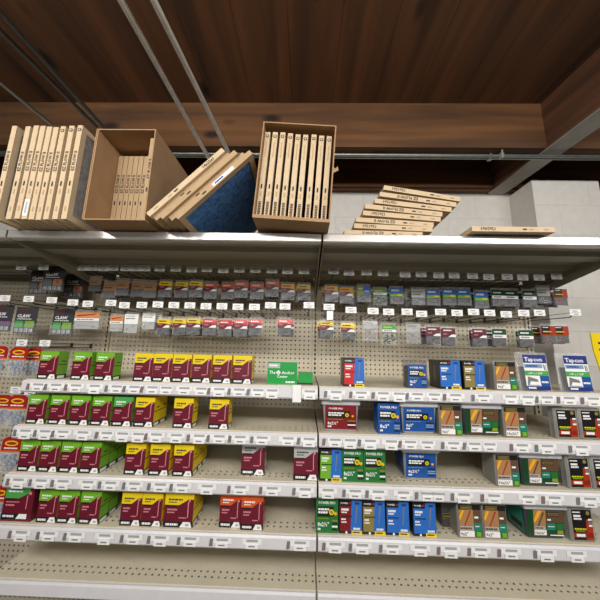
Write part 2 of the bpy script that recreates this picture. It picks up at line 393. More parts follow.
for bay, (bx, bn) in enumerate(BAYS):
    s = empty('canopy_shelf', 'deep overhead shelf above the %s, with bare metal front lip' % bn, 'shelf', 'overhead canopy shelves', loc=(bx, -DC, ZC0))
    g = .004
    MB().box(g, W-g, .02, DC-.0, ZC-ZC0-.016, ZC-ZC0-.001, 'canopy steel').build('deck', s)
    MB().xprism([(0, .004), (.004, 0), (.030, 0), (.030, .004), (.006, .006), (.006, ZC-ZC0-.006), (.03, ZC-ZC0-.004), (.03, ZC-ZC0), (.004, ZC-ZC0), (0, ZC-ZC0-.004)], g, W-g, 'lip steel').build('front_lip', s)
    for yy in (.16, .34, .5):
        MB().xprism([(yy-.05, .02), (yy-.035, .002), (yy+.035, .002), (yy+.05, .02)], g, W-g, 'canopy steel').build('stiffener', s)
    for q in (g, W-g-.004):
        MB().xprism([(.035, .0), (DC-.13, -.085), (DC-.014, -.085), (DC-.014, .018), (.035, .018)], q, q+.004, 'canopy steel').build('bracket', s)

# ================================================================== packaging
def band(a, top, top_ink):
    a.rect(0, 0, 1, 1, 'maroon', 0)
    a.poly([(0, .66), (.5, .66), (.68, .76), (.82, .84), (1, .84), (1, 1), (0, 1)], top, 1)
    a.words(.12, .80, .5, .05, top_ink, 2); a.words(.12, .73, .3, .03, top_ink, 2)
    a.disc(.86, .80, .0045, 'pink print', 3)
    a.rect(.80, .30, .84, .76, 'grey' if top == 'x' else 'pink print', 2)
    a.rect(.06, .615, .42, .65, 'black', 2)
    a.words(.1, .50, .36, .05, 'pink print', 2); a.words(.1, .42, .28, .04, 'pink print', 2); a.words(.52, .27, .26, .035, 'pink print', 2)
    a.rect(0, 0, 1, .17, 'black', 1); a.poly([(.56, .01), (.98, .01), (.92, .17), (.68, .17)], 'white', 2)
    a.words(.08, .055, .42, .065, 'white', 2); a.rect(.76, .05, .88, .11, 'tag grey', 3)
def screw_box(top, ink, w=.079, h=.114, d=.050):
    def f():
        t = empty('screw_box'); t['category'] = 'box'
        MB().box(-w/2, w/2, 0, d, 0, h, top if top not in ('silver print',) else 'silver print').build('carton', t)
        mb = MB(); a = Art(mb, w, h, 0); band(a, top, ink); mb.build('front_print', t)
        # print on both ends
        for sx in (-1, 1):
            X = sx*(w/2+.0006); mb = MB()
            mb.add([(X, 0, 0), (X, d, 0), (X, d, h), (X, 0, h)], [(0, 1, 2, 3)], top)
            for (y0, y1, z0, z1, m_) in ((0, d, 0, .16*h, 'black'), (0, d, .50*h, .53*h, 'dark maroon'), (.1*d, .8*d, .02*h, .12*h, 'white'), (.3*d, .8*d, .62*h, .66*h, 'dark maroon')):
                X2 = X+sx*(.0008 if m_ == 'white' else .0004)
                mb.add([(X2, y0, z0), (X2, y1, z0), (X2, y1, z1), (X2, y0, z1)], [(0, 1, 2, 3)], m_)
            mb.build('end_print', t)
        return t
    return f
def big_box(w=.118, h=.122, d=.10):
    t = empty('screw_box'); t['category'] = 'box'
    MB().box(-w/2, w/2, 0, d, 0, h, 'maroon').build('carton', t)
    mb = MB(); a = Art(mb, w, h, 0); 
    a.poly([(.04, .66), (.5, .66), (.70, .76), (.86, .84), (.86, .98), (.04, .98)], 'leaf', 1)
    a.words(.12, .84, .5, .05, 'white', 2); a.disc(.88, .82, .006, 'pink print', 3); a.rect(.78, .36, .81, .76, 'pink print', 2)
    a.rect(.06, .615, .42, .65, 'black', 2); a.words(.1, .54, .45, .03, 'pink print', 2); a.words(.1, .44, .3, .05, 'pink print', 2)
    a.rect(0, .06, .88, .22, 'black', 1); a.poly([(.5, .08), (.86, .08), (.86, .22), (.6, .22)], 'white', 2); a.words(.06, .12, .38, .06, 'white', 2)
    mb.build('front_print', t); return t
def pp_front(a, base, size):
    a.rect(0, 0, 1, 1, base, 0)
    a.text('POWER PRO', .12, .83, a.h*.11, 'white', 1, .76)
    a.rect(.06, .47, .80, .76, 'black', 1); a.words(.1, .65, .5, .06, 'white', 2); a.words(.1, .56, .44, .06, 'white', 2)
    a.disc(.70, .60, a.h*.085, 'yellow', 3); a.disc(.70, .60, a.h*.05, 'olive', 4)
    a.words(.08, .40, .5, .025, 'olive', 2)
    a.text(size, .08, .19, a.h*.17, 'white', 1, .5); a.words(.08, .08, .14, .06, 'white', 1)
    a.disc(.88, .56, a.h*.05, 'amber', 2)
    for i in range(4): a.rect(.72, .08+.085*i, .97, .13+.085*i, ('black', 'white', 'black', 'gold')[i] if base != 'blue' else ('black', 'pale blue', 'pale blue', 'black')[i], 2)
def pro_box(base, size, w=.088, h=.114, d=.07):
    def f():
        t = empty('screw_box'); t['category'] = 'box'
        MB().box(-w/2, w/2, 0, d, 0, h, 'black' if base == 'dark green' else base).build('carton', t)
        mb = MB(); pp_front(Art(mb, w, h, 0), 'green' if base == 'dark green' else base, size); mb.build('front_print', t); return t
    return f
def shell_box(base, size, w=.086, h=.112, d=.05):
    def f():
        t = empty('screw_clamshell'); t['category'] = 'plastic pack'
        MB().box(-w/2, w/2, 0, d, 0, h, 'smoky plastic', bev=.004).build('clear_shell', t)
        MB().box(-w/2+.004, w/2-.004, .006, d-.006, .003, h*.78, 'dark screws').build('screws', t)
        mb = MB(); a = Art(mb, w-.012, h*.80, -.0005, z0=.004); pp_front(a, base, size); mb.build('front_card', t); return t
    return f
def tub(base, size, kind='pp', w=.152, h=.122, d=.13):
    def f():
        t = empty('screw_tub'); t['category'] = 'tub'
        MB().box(-w/2+.004, w/2-.004, .004, d-.004, 0, h-.016, 'tub plastic' if kind == 'pp' else 'dark grey', taper=.008, bev=.006).build('body', t)
        MB().box(-w/2-.002, w/2+.002, -.003, d+.002, h-.018, h, 'lid plastic', bev=.004).build('lid', t)
        # wrap label follows the tapered front
        mb = MB(); z0, z1 = .010, h-.020
        s0, s1 = .008*(1-z0/(h-.016)), .008*(1-z1/(h-.016))
        def yy(z): return .004+.008*(1-z/(h-.016))-.0008
        sl = (yy(z1)-yy(z0))/(z1-z0)
        a = Art(mb, w-.026, z1-z0, yy(z0), z0=z0, lean=sl)
        if kind == 'pp': pp_front(a, base, size)
        else: wood_front(a, size, True)
        mb.build('front_label', t)
        for sx in (-1, 1):
            mb = MB()
            def xx(z): return sx*(w/2-.004-.008*(1-z/(h-.016))+.0008)
            mb.add([(xx(z0), .022, z0), (xx(z0), d-.022, z0), (xx(z1), d-.018, z1), (xx(z1), .018, z1)], [(0, 1, 2, 3)], base)
            mb.add([(xx(z0+.01)+sx*.0005, .03, z0+.012), (xx(z0+.01)+sx*.0005, d-.04, z0+.012), (xx(z0+.03)+sx*.0005, d-.04, z0+.032), (xx(z0+.03)+sx*.0005, .03, z0+.032)], [(0, 1, 2, 3)], 'black')
            mb.build('side_label', t)
        return t
    return f
def duo_box(col, w=.086, h=.114, d=.09):
    def f():
        t = empty('screw_box'); t['category'] = 'box'
        MB().box(-w/2, w/2, 0, d, 0, h, 'black').build('carton', t)
        mb = MB(); a = Art(mb, w, h, 0)
        a.rect(.04, .08, .56, .82, col, 0); a.text('POWER', .08, .88, h*.07, 'white', 1, .32); a.rect(.44, .88, .52, .94, 'red header', 1)
        a.words(.1, .68, .34, .07, 'white', 1); a.words(.1, .61, .26, .04, 'white', 1); a.rect(.1, .50, .56, .53, 'black', 1); a.words(.1, .40, .2, .05, 'white', 1); a.words(.1, .32, .24, .04, 'white', 1)
        a.poly([(.50, .10), (1, .10), (1, 1), (.56, 1)], 'sky blue', 1); a.poly([(.70, .3), (.74, .3), (.82, .84), (.76, .84)], 'grey', 2); a.rect(.7, .88, .9, .94, 'navy', 2)
        a.words(.62, .13, .3, .06, 'white', 3); a.rect(.54, 0, 1, .1, 'yellow', 1); a.words(.6, .03, .3, .04, 'black', 2); a.disc(.32, .04, .004, 'white', 1)
        mb.build('front_print', t)
        for sx in (-1, 1):
            mb = MB(); X = sx*(w/2+.0006); mb.add([(X, .03, .03), (X, .045, .03), (X, .045, .09), (X, .03, .09)], [(0, 1, 2, 3)], 'brown'); mb.build('end_print', t)
        return t
    return f
def wood_front(a, size, wide=False):
    a.rect(0, 0, 1, 1, 'brown' if not wide else 'dark green', 0)
    if wide:
        a.rect(.16, .02, .50, 1, 'tan print', 1); a.poly([(.20, .5), (.40, .96), (.28, .96), (.16, .6)], 'amber', 2); a.poly([(.26, .36), (.30, .36), (.46, .90), (.42, .92)], 'brown', 3)
        a.rect(.50, .52, 1, .98, 'brown', 1); a.rect(.54, .76, .86, .93, 'black', 2); a.rect(.56, .79, .84, .90, 'gold', 3); a.rect(.58, .81, .82, .88, 'brown', 4)
        a.rect(.17, .25, .46, .38, 'silver print', 4); a.words(.19, .29, .24, .05, 'brown', 5); a.rect(.54, .60, .64, .66, 'white', 3)
        a.rect(.17, .05, .50, .24, 'white', 4); a.text(size, .19, .085, a.h*.13, 'black', 5, .28)
        a.rect(.52, .24, .76, .50, 'teal', 2); a.words(.55, .36, .18, .03, 'white', 3); a.rect(.78, .26, .98, .50, 'green', 2); a.rect(.80, .10, .96, .24, 'olive', 3); a.rect(.6, .03, .98, .07, 'white', 3)
        return
    k = .46 if wide else .66
    a.rect(0, 0 if not wide else .02, k, .84 if not wide else 1, 'tan print', 1)
    if wide: a.rect(k, .42, 1, .98, 'brown', 1)
    a.poly([(.06*k, .5), (.4*k, .9 if wide else .82), (.2*k, .9 if wide else .82), (0, .6)], 'amber', 2)
    a.poly([(.28*k, .30), (.36*k, .30), (.86*k, .80), (.76*k, .82)], 'brown' if wide else 'rust', 2)
    if wide: a.rect(.52, .74, .86, .92, 'black', 2); a.rect(.54, .77, .84, .89, 'gold', 3); a.rect(.56, .80, .82, .86, 'brown', 4)
    else: a.rect(0, .84, 1, 1, 'black', 1); a.rect(.08, .86, .62, .97, 'gold', 2); a.rect(.10, .88, .60, .95, 'black', 3); a.words(.14, .895, .42, .035, 'gold', 4)
    a.rect(k+.04, .58, k+.22*(1 if not wide else .6), .64, 'white', 3)
    a.rect(.02, .21, k*.95, .34, 'silver print', 3); a.words(.04, .24, k*.8, .06, 'brown', 4)
    a.rect(0, .02, k, .20, 'white', 4); a.text(size, .06*k, .055, a.h*.13, 'black', 5, k*.84)
    a.rect(k+.02, .20, 1, .44, 'teal', 2); a.words(k+.05, .32, .2, .03, 'white', 3)
    a.rect(k+.02, .02, 1, .20, 'green', 2); a.rect(k+.1, .03, .96, .17, 'lime', 3)
def wood_shell(size, w=.092, h=.117, d=.085):
    def f():
        t = empty('screw_clamshell'); t['category'] = 'plastic pack'
        MB().box(-w/2, w/2, 0, d, 0, h, 'frosted plastic', bev=.004).build('clear_shell', t)
        MB().box(-w/2+.004, w/2-.004, .006, d-.006, .003, h*.86, 'dark screws').build('screws', t)
        mb = MB(); wood_front(Art(mb, w-.010, h-.008, -.0005, z0=.004), size); mb.build('front_card', t); return t
    return f
def redblack(w=.092, h=.116, d=.032):
    def f():
        t = empty('screw_clamshell'); t['category'] = 'plastic pack'
        MB().box(-w/2, w/2, 0, d, 0, h, 'frosted plastic', bev=.005).build('clear_shell', t)
        MB().box(-w/2+.010, w/2-.006, .012, d-.006, .004, h*.5, 'screws').build('screws', t)
        mb = MB(); a = Art(mb, w-.02, h-.016, -.0005, z0=.008); a.rect(0, 0, 1, 1, 'black', 0)
        a.poly([(.62, 0), (1, 0), (1, .6), (.70, .7)], 'rust', 1); a.rect(0, .08, 1, .24, 'rust', 1); a.rect(.12, .11, .56, .2, 'white', 2)
        a.words(.05, .90, .4, .04, 'white', 1); a.rect(.08, .76, .44, .83, 'white', 1); a.words(.08, .67, .42, .06, 'white', 1)
        a.words(.06, .34, .6, .05, 'yellow', 2); a.words(.1, .28, .5, .04, 'lime', 2); a.disc(.82, .9, .007, 'gold', 2)
        for i in range(3): a.rect(.80, .45+.1*i, .98, .51+.1*i, ('white', 'grey', 'white')[i], 2)
        mb.build('front_card', t); return t
    return f
def bluewhite(w=.108, h=.155, d=.04):
    t = empty('anchor_clamshell'); t['category'] = 'plastic pack'
    mb = MB().box(-w/2, w/2, 0, d, 0, h*.93, 'clear plastic', bev=.006); mb.box(-w/2-.008, w/2+.008, d*.45, d*.45+.003, 0, h, 'clear plastic'); mb.build('clear_shell', t)
    MB().box(-w/2+.008, w/2-.008, .012, d-.008, .004, h*.62, 'dark screws', taper=.002).build('anchors', t)
    MB().tube([(-w*.18, d*.3, h*.93), (-w*.18, d*.3, h*1.0), (-w*.08, d*.3, h*1.02), (w*.08, d*.3, h*1.02), (w*.18, d*.3, h*1.0), (w*.18, d*.3, h*.93)], .003, 'clear plastic', 6).build('hang_handle', t)
    mb = MB(); a = Art(mb, w-.018, h*.90, -.0005, z0=.005); a.rect(0, 0, 1, 1, 'white', 0)
    a.rect(0, .76, 1, 1, 'navy', 1); a.text('Tapcon', .06, .81, h*.15, 'white', 2, .84)
    a.rect(.02, .62, .80, .73, 'pale blue', 1); a.words(.1, .65, .5, .05, 'blue', 2)
    a.rect(0, .40, 1, .54, 'leaf', 1); a.text('1/4" x 1 3/4"', .16, .44, h*.07, 'white', 2, .66)
    a.rect(.62, .10, 1, .40, 'blue', 1); a.poly([(.05, .12), (.58, .12), (.5, .3), (.1, .38)], 'grey', 1); a.poly([(.12, .14), (.6, .14), (.6, .22), (.2, .24)], 'white', 2)
    a.words(.66, .2, .3, .05, 'white', 2); a.rect(0, 0, 1, .11, 'navy', 2); a.words(.06, .03, .34, .05, 'white', 3)
    a.poly([(.86, .56), (.9, .56), (.88, .72), (.84, .72)], 'dark grey', 2); a.poly([(.94, .5), (.97, .5), (.94, .72), (.91, .72)], 'grey', 2)
    mb.build('front_card', t); return t
# ---- placing rows on the shelves: (centre px, design key, maker, label, group)
ZS = {1: Z1, 2: Z2, 3: Z3, 4: Z4}; YB = {1: 379, 2: 423, 3: 472, 4: 523}
def row(shelfn, items, setback=.012):
    z = ZS[shelfn]; yf = -D+setback; last = -9
    for (px0, px1, key, mk, w_, lab, grp, extra) in items:
        yb = YB[shelfn]+ (px0-60)/560*18
        xa = P(px0, yb, yf).x; xb = P(px1, yb, yf).x; xc = (xa+xb)/2
        rz = extra.get('rz', random.uniform(-.015, .015))
        if xc-w_/2 < last+.0015 and not extra.get('free'): xc = last+.0015+w_/2
        last = xc+w_/2
        put(key, mk, (xc, yf+extra.get('dy', 0), z), (extra.get('rx', 0), 0, rz), lab, grp)
        for j in range(extra.get('deep', 0)):
            put(key, mk, (xc+random.uniform(-.001, .001), yf+extra['dd']*(j+1), z), (0, 0, 0), ('screw carton %s behind the ' % ORD[j])+lab.split(', ')[-1].replace('extra wide yellow and maroon screw box', 'extra wide yellow box'), grp)
def G(n, s, top='lime'): return
def series(shelfn, xs, top, ink, key, colour, tail, grp, w_=.079, deep=None, **kw):
    its = []
    for i, (a, b) in enumerate(xs):
        ex = dict(kw)
        if deep and i in deep: ex.update(deep=deep[i], dd=.053)
        its.append((a, b, key, screw_box(top, ink), w_, '%s and maroon screw carton, %s %s one from left%s' % (colour, ORD[i], colour.split()[-1], tail), grp, ex))
    return its
g1 = 'maroon screw boxes'
row(1, series(1, [(37, 55), (70, 89), (92, 113)], 'lime', 'white', 'lime', 'lime green', ' on the top shelf', g1)
    + series(1, [(133, 151), (152, 170), (171, 190), (191, 210), (212, 230), (232, 251)], 'yellow', 'dark grey', 'yellow', 'yellow', ' on the top shelf', g1))
row(2, series(2, [(24, 46), (47, 67), (68, 88), (89, 110)], 'lime', 'white', 'lime', 'lime green', ' on the second shelf', g1, deep={3: 1})
    + [(112, 130, 'leaf', screw_box('leaf', 'white'), .079, 'medium green and maroon screw carton beside the yellow one on the second shelf', g1, {})]
    + series(2, [(133, 153), (172, 192), (208, 228)], 'yellow', 'dark grey', 'yellow', 'yellow', ' on the second shelf', g1, deep={0: 1, 1: 0, 2: 0}))
row(3, series(3, [(16, 37), (37, 57), (58, 78), (79, 98)], 'lime', 'white', 'lime', 'lime green', ' on the third shelf', g1, deep={3: 2})
    + series(3, [(124, 143), (149, 167), (173, 191)], 'yellow', 'dark grey', 'yellow', 'yellow', ' on the third shelf', g1, deep={0: 0, 1: 1, 2: 2})
    + [(240, 262, 'silver', screw_box('silver print', 'dark grey', .094, .122), .094, 'grey topped maroon screw box alone in the middle of the third shelf', g1, {'dy': .03}),
       (295, 316, 'silver', screw_box('silver print', 'dark grey', .094, .122), .094, 'grey topped maroon screw box at the right end of the left bay third shelf', g1, {'dy': .0})])
row(4, [(0, 30, 'bigmaroon', big_box, .118, 'extra large maroon screw box with a green top panel at lower left corner', g1, {})]
    + series(4, [(36, 55), (56, 76), (78, 98)], 'lime', 'white', 'lime', 'lime green', ' on the fourth shelf', g1, deep={2: 1})
    + series(4, [(119, 140), (140, 160)], 'yellow', 'dark grey', 'yellow', 'yellow', ' on the fourth shelf', g1)
    + [(163, 192, 'yellowwide', screw_box('yellow', 'dark grey', .112, .116), .112, 'extra wide yellow and maroon screw box on the fourth shelf', g1, {'deep': 1, 'dd': .053}),
       (219, 239, 'orange', screw_box('orange', 'white', .084, .116), .084, 'left of two orange and maroon screw boxes on the fourth shelf', g1, {'dy': .01}),
       (240, 261, 'orange', screw_box('orange', 'white', .084, .116), .084, 'right of two orange and maroon screw boxes on the fourth shelf', g1, {})])
g2 = 'two tone screw boxes with blue panel'; g3 = 'screw boxes with black name panel'; g4 = 'brown and green wood screw packs'; g5 = 'red and black screw packs'
row(1, [(343, 365, 'duo red', duo_box('bright red'), .086, 'red and blue screw box standing alone on the top shelf', g2, {}),
        (408, 428, 'shell blue', shell_box('blue', '8x2"'), .088, 'clear pack with blue card left of the black boxes on top shelf', g3, {}),
        (441, 461, 'duo blue', duo_box('sky blue'), .086, 'all blue fronted black screw box on the top shelf', g2, {}),
        (465, 486, 'duo gold', duo_box('gold'), .086, 'gold and blue screw box right of the blue one on the top shelf', g2, {}),
        (497, 518, 'wood9x2', wood_shell('9x2"', d=.10), .092, 'brown wood screw pack beside the blue and white anchor packs', g4, {})])
for i, (a, b, lab) in enumerate(((527, 553, 'left of two blue and white anchor packs on the top shelf'), (569, 595, 'right of two blue and white anchor packs on the top shelf'))):
    pa = P((a+b)/2, 393, -D+.01)
    put('tapcon', bluewhite, (pa.x, -D+.012, Z1), (math.radians(-4), 0, math.radians(-3)), lab, 'blue and white anchor packs')
row(2, [(326, 356, 'tub red', tub('deep red', '8x2½"'), .152, 'dark red screw tub with grey lid', 'plastic screw tubs', {}),
        (379, 400, 'pro blue', pro_box('blue', '8x3"', .088, .116), .088, 'blue screw box left of the blue tub on the second shelf', g3, {}),
        (402, 437, 'tub blue', tub('blue', '8x3"', w=.150), .152, 'blue screw tub beside the blue box on the second shelf', 'plastic screw tubs', {}),
        (441, 461, 'wood92', wood_shell('9x2"'), .092, 'brown wood screw pack left of the green tub on the second shelf', g4, {}),
        (466, 498, 'tub wood', tub('teal', '9x2"', 'wood', w=.156), .156, 'green and brown screw tub on the second shelf', 'plastic screw tubs', {}),
        (506, 528, 'wood102', wood_shell('10x2½"'), .092, 'brown wood screw pack right of the green tub on the second shelf', g4, {}),
        (558, 580, 'redblack', redblack(), .092, 'left of two red and black screw packs on the second shelf', g5, {}),
        (583, 605, 'redblack', redblack(), .092, 'right of two red and black screw packs on the second shelf', g5, {})])
row(3, [(320, 341, 'duo lime', duo_box('lime'), .086, 'lime and blue screw box at the left end of the right bay third shelf', g2, {}),
        (342, 361, 'pro green', pro_box('dark green', '8x2½"', .084, .118), .084, 'left of two green screw boxes on the third shelf', g3, {}),
        (362, 382, 'pro green', pro_box('dark green', '8x2½"', .084, .118), .084, 'right of two green screw boxes on the third shelf', g3, {}),
        (409, 440, 'tub blue3', tub('blue', '8x2½"', w=.145), .147, 'blue screw tub alone on the third shelf', 'plastic screw tubs', {'dy': .02}),
        (497, 521, 'wood102', wood_shell('10x2½"'), .092, 'brown wood screw pack on the third shelf', g4, {}),
        (527, 561, 'tub wood3', tub('teal', '10x2½"', 'wood', w=.16), .162, 'green and brown screw tub on the third shelf', 'plastic screw tubs', {}),
        (570, 593, 'redblack', redblack(), .092, 'left of two red and black screw packs on the third shelf', g5, {}),
        (596, 618, 'redblack', redblack(), .092, 'red and black screw pack at right picture edge of the third shelf', g5, {})])
row(4, [(317, 337, 'pro green', pro_box('dark green', '8x1⅝"', .084, .118), .084, 'green screw box at the left end of the right bay fourth shelf', g3, {}),
        (340, 361, 'duo crimson', duo_box('deep red'), .086, 'crimson and blue screw box on the fourth shelf', g2, {}),
        (362, 383, 'duo gold', duo_box('gold'), .086, 'gold and blue screw box on the fourth shelf', g2, {}),
        (387, 409, 'duo blue', duo_box('sky blue'), .086, 'left of two blue fronted black boxes on the fourth shelf', g2, {}),
        (414, 436, 'duo blue', duo_box('sky blue'), .086, 'right of two blue fronted black boxes on the fourth shelf', g2, {}),
        (460, 482, 'wood92', wood_shell('9x2"'), .092, 'left of two brown wood screw packs on the fourth shelf', g4, {}),
        (485, 507, 'wood92', wood_shell('9x2"'), .092, 'right of two brown wood screw packs on the fourth shelf', g4, {}),
        (532, 566, 'tub wood3', tub('teal', '10x2½"', 'wood', w=.16), .162, 'green and brown screw tub on the fourth shelf', 'plastic screw tubs', {}),
        (573, 594, 'redblack', redblack(), .092, 'red and black screw pack on the fourth shelf', g5, {})])
# dark pack set back on shelf four
p = P(445, 520, -D+.10)
def dark_pack():
    t = empty('screw_clamshell'); t['category'] = 'plastic pack'
    MB().box(-.026, .026, 0, .06, 0, .116, 'smoky plastic', bev=.004).build('clear_shell', t)
    MB().box(-.022, .022, .004, .055, .003, .112, 'dark screws').build('screws', t)
    mb = MB(); a = Art(mb, .044, .02, -.0005, z0=.03); a.rect(0, 0, 1, 1, 'gold', 0); a.rect(.05, .12, .95, .88, 'black', 1); a.words(.1, .35, .7, .3, 'gold', 2); mb.build('front_card', t); return t
put('darkpack', dark_pack, (p.x, -D+.07, Z4), (0, 0, 0), 'dark see-through screw pack set back left of the brown packs on fourth shelf', None)
# green anchor sign and tray behind it
a0 = P(267, 383, -D+.03); a1 = P(297, 383, -D+.03); hh = P(282, 362, -D+.03).z-Z1
s = empty('counter_sign', 'bright green sign card with white lettering standing on the top shelf', 'sign', loc=((a0.x+a1.x)/2, -D+.03, Z1))
ww = a1.x-a0.x
MB().box(-ww/2, ww/2, 0, .004, 0, hh, 'sign green').box(-ww/2, ww/2, .004, .07, 0, .003, 'sign green').build('card', s)
mb = MB(); a = Art(mb, ww, hh, 0); a.rect(.02, .72, .42, .94, 'silver print', 0); a.words(.06, .8, .3, .08, 'white', 1)
a.text('The', .07, .46, hh*.19, 'white', 1, .2); a.disc(.37, .52, hh*.09, 'white', 1); a.disc(.37, .52, hh*.05, 'sign green', 2); a.rect(.355, .42, .385, .62, 'white', 3); a.rect(.29, .505, .45, .535, 'white', 3)
a.text('Anchor', .48, .46, hh*.19, 'white', 1, .44); a.text('Center', .32, .29, hh*.17, 'white', 1, .38); a.words(.62, .07, .3, .07, 'white', 1)
mb.build('lettering', s)
b0 = P(297.5, 383, -D+.04); b1 = P(312, 383, -D+.04)
tag(MB().box(0, b1.x-b0.x, 0, .05, 0, .048, 'sign green').box(-.001, b1.x-b0.x+.0008, -.0008, .02, 0, .007, 'black').build('card_tray', loc=(b0.x+.003, -D+.04, Z1)), 'low green carton right of the bright green sign', 'box')
# hanging scan cards (code left out)
def scan_card(px, py, Y, w_, h_, label):
    p = P(px, py, Y); o = MB().box(-w_/2, w_/2, -.0006, 0, -h_, 0, 'white').build('scan_card', loc=p); tag(o, label, 'card'); return o
scan_card(297, 385, -D-.0185, .034, .066, 'white card hanging over the price rail below the green sign')
# yellow card at right edge
yp = P(597, 393, -D+.12)
yl = empty('display_card', 'yellow display card standing at the right end of top shelf', 'sign', loc=(P(593, 345, -D+.10).x, -D+.10, Z1))
hy = P(596, 333, -D+.10).z-Z1
MB().prism([(.03, 0), (.125, 0), (.125, hy), (-.003, hy), (0, hy*.68)], 0, .005, 'yellow').build('card', yl)
mb = MB(); a = Art(mb, .12, hy, 0, x0=0.0); a.words(.2, .80, .5, .04, 'black', 1); a.words(.2, .68, .6, .04, 'black', 1); a.words(.25, .55, .5, .04, 'black', 1); mb.build('print', yl)

# ================================================================== peg hooks and hanging packs
HL = .29
def hook():
    t = empty('peg_hook'); t['category'] = 'hook'
    MB().tube([(0, -.002, -.016), (0, -HL+.03, -.020), (0, -HL+.02, -.012)], .0024, 'wire', 6).build('prong', t)
    MB().tube([(0, -.002, 0), (0, -HL+.002, .002)], .0014, 'wire', 6).box(-.007, .007, -.003, 0, -.020, .004, 'wire').build('tag_arm', t)
    mb = MB(); mb.box(-.026, .026, -HL-.0006, -HL+.001, -.014, .016, 'white'); a = Art(mb, .05, .028, -HL-.0006, z0=-.013)
    a.words(.2, .66, .5, .12, 'grey', 0); a.words(.1, .40, .8, .1, 'tag grey', 0); a.words(.35, .12, .4, .14, 'grey', 0); mb.build('price_tag', t); return t
def hook_at(px, py, label, grp):
    p = P(px, py, -HL); p.z = min(p.z, 1.872); return put('hook', hook, (p.x, -.001, p.z), (math.radians(random.uniform(-.6, .6)), 0, 0), label, grp), p
rowA_L = [(83, 265), (93, 265.5), (104, 264), (113.5, 268), (126, 268), (136, 268.5), (145.5, 268), (160, 268.5), (176, 268.5), (192, 268.5), (207, 269.5), (223.5, 269.5), (239.5, 270), (255.5, 270.5), (272, 271), (287.5, 271.5), (304, 271)]
rowA_R = [(333.5, 271.5), (349, 273), (366.5, 273), (383, 274), (405, 274), (421, 274.5), (438.5, 275), (454, 275.5), (472.5, 276.5), (488.5, 277), (507, 276.5), (522.5, 277), (539, 278), (556.5, 277), (574, 276)]
rowB_L = [(73, 302.5), (88, 304), (111, 303.5), (124.5, 305.5), (142, 305), (158, 305), (174, 305), (190, 305), (206, 307), (222, 307), (238, 307), (254.5, 306.5), (270.5, 305.5), (285, 307), (309, 305.5)]
rowB_R = [(329, 307), (351, 310), (373, 311), (388.5, 312), (407, 311.5), (421.5, 313.5), (440.5, 312.5), (457, 313.5), (473.5, 312.5), (489.5, 313.5), (506, 314), (523.5, 313), (539.5, 313.5), (575, 312)]
farL = [(23, 260, 'upper'), (45, 261, 'upper'), (5, 299, 'middle'), (29, 299, 'middle'), (52, 300, 'middle'), (22, 343, 'lower'), (45, 344, 'lower'), (16, 390, 'lowest')]
for lst, nm in ((rowA_L, 'upper row of the left bay'), (rowA_R, 'upper row of the right bay'), (rowB_L, 'lower row of the left bay'), (rowB_R, 'lower row of the right bay')):
    for i, (x, y) in enumerate(lst):
        hook_at(x, y, 'white tagged peg hook, %s from left in the %s' % (ORD[i], nm), 'peg hooks with price tags')
cnt = {}
for x, y, nm in farL:
    i = cnt.get(nm, 0); cnt[nm] = i+1
    hook_at(x, y, 'white tagged peg hook, %s from left in the far left bay %s row' % (ORD[i], nm), 'peg hooks with price tags')
scan_card(330, 311, -HL-.004, .030, .042, 'white card hanging below the lower row price tag beside the middle upright')

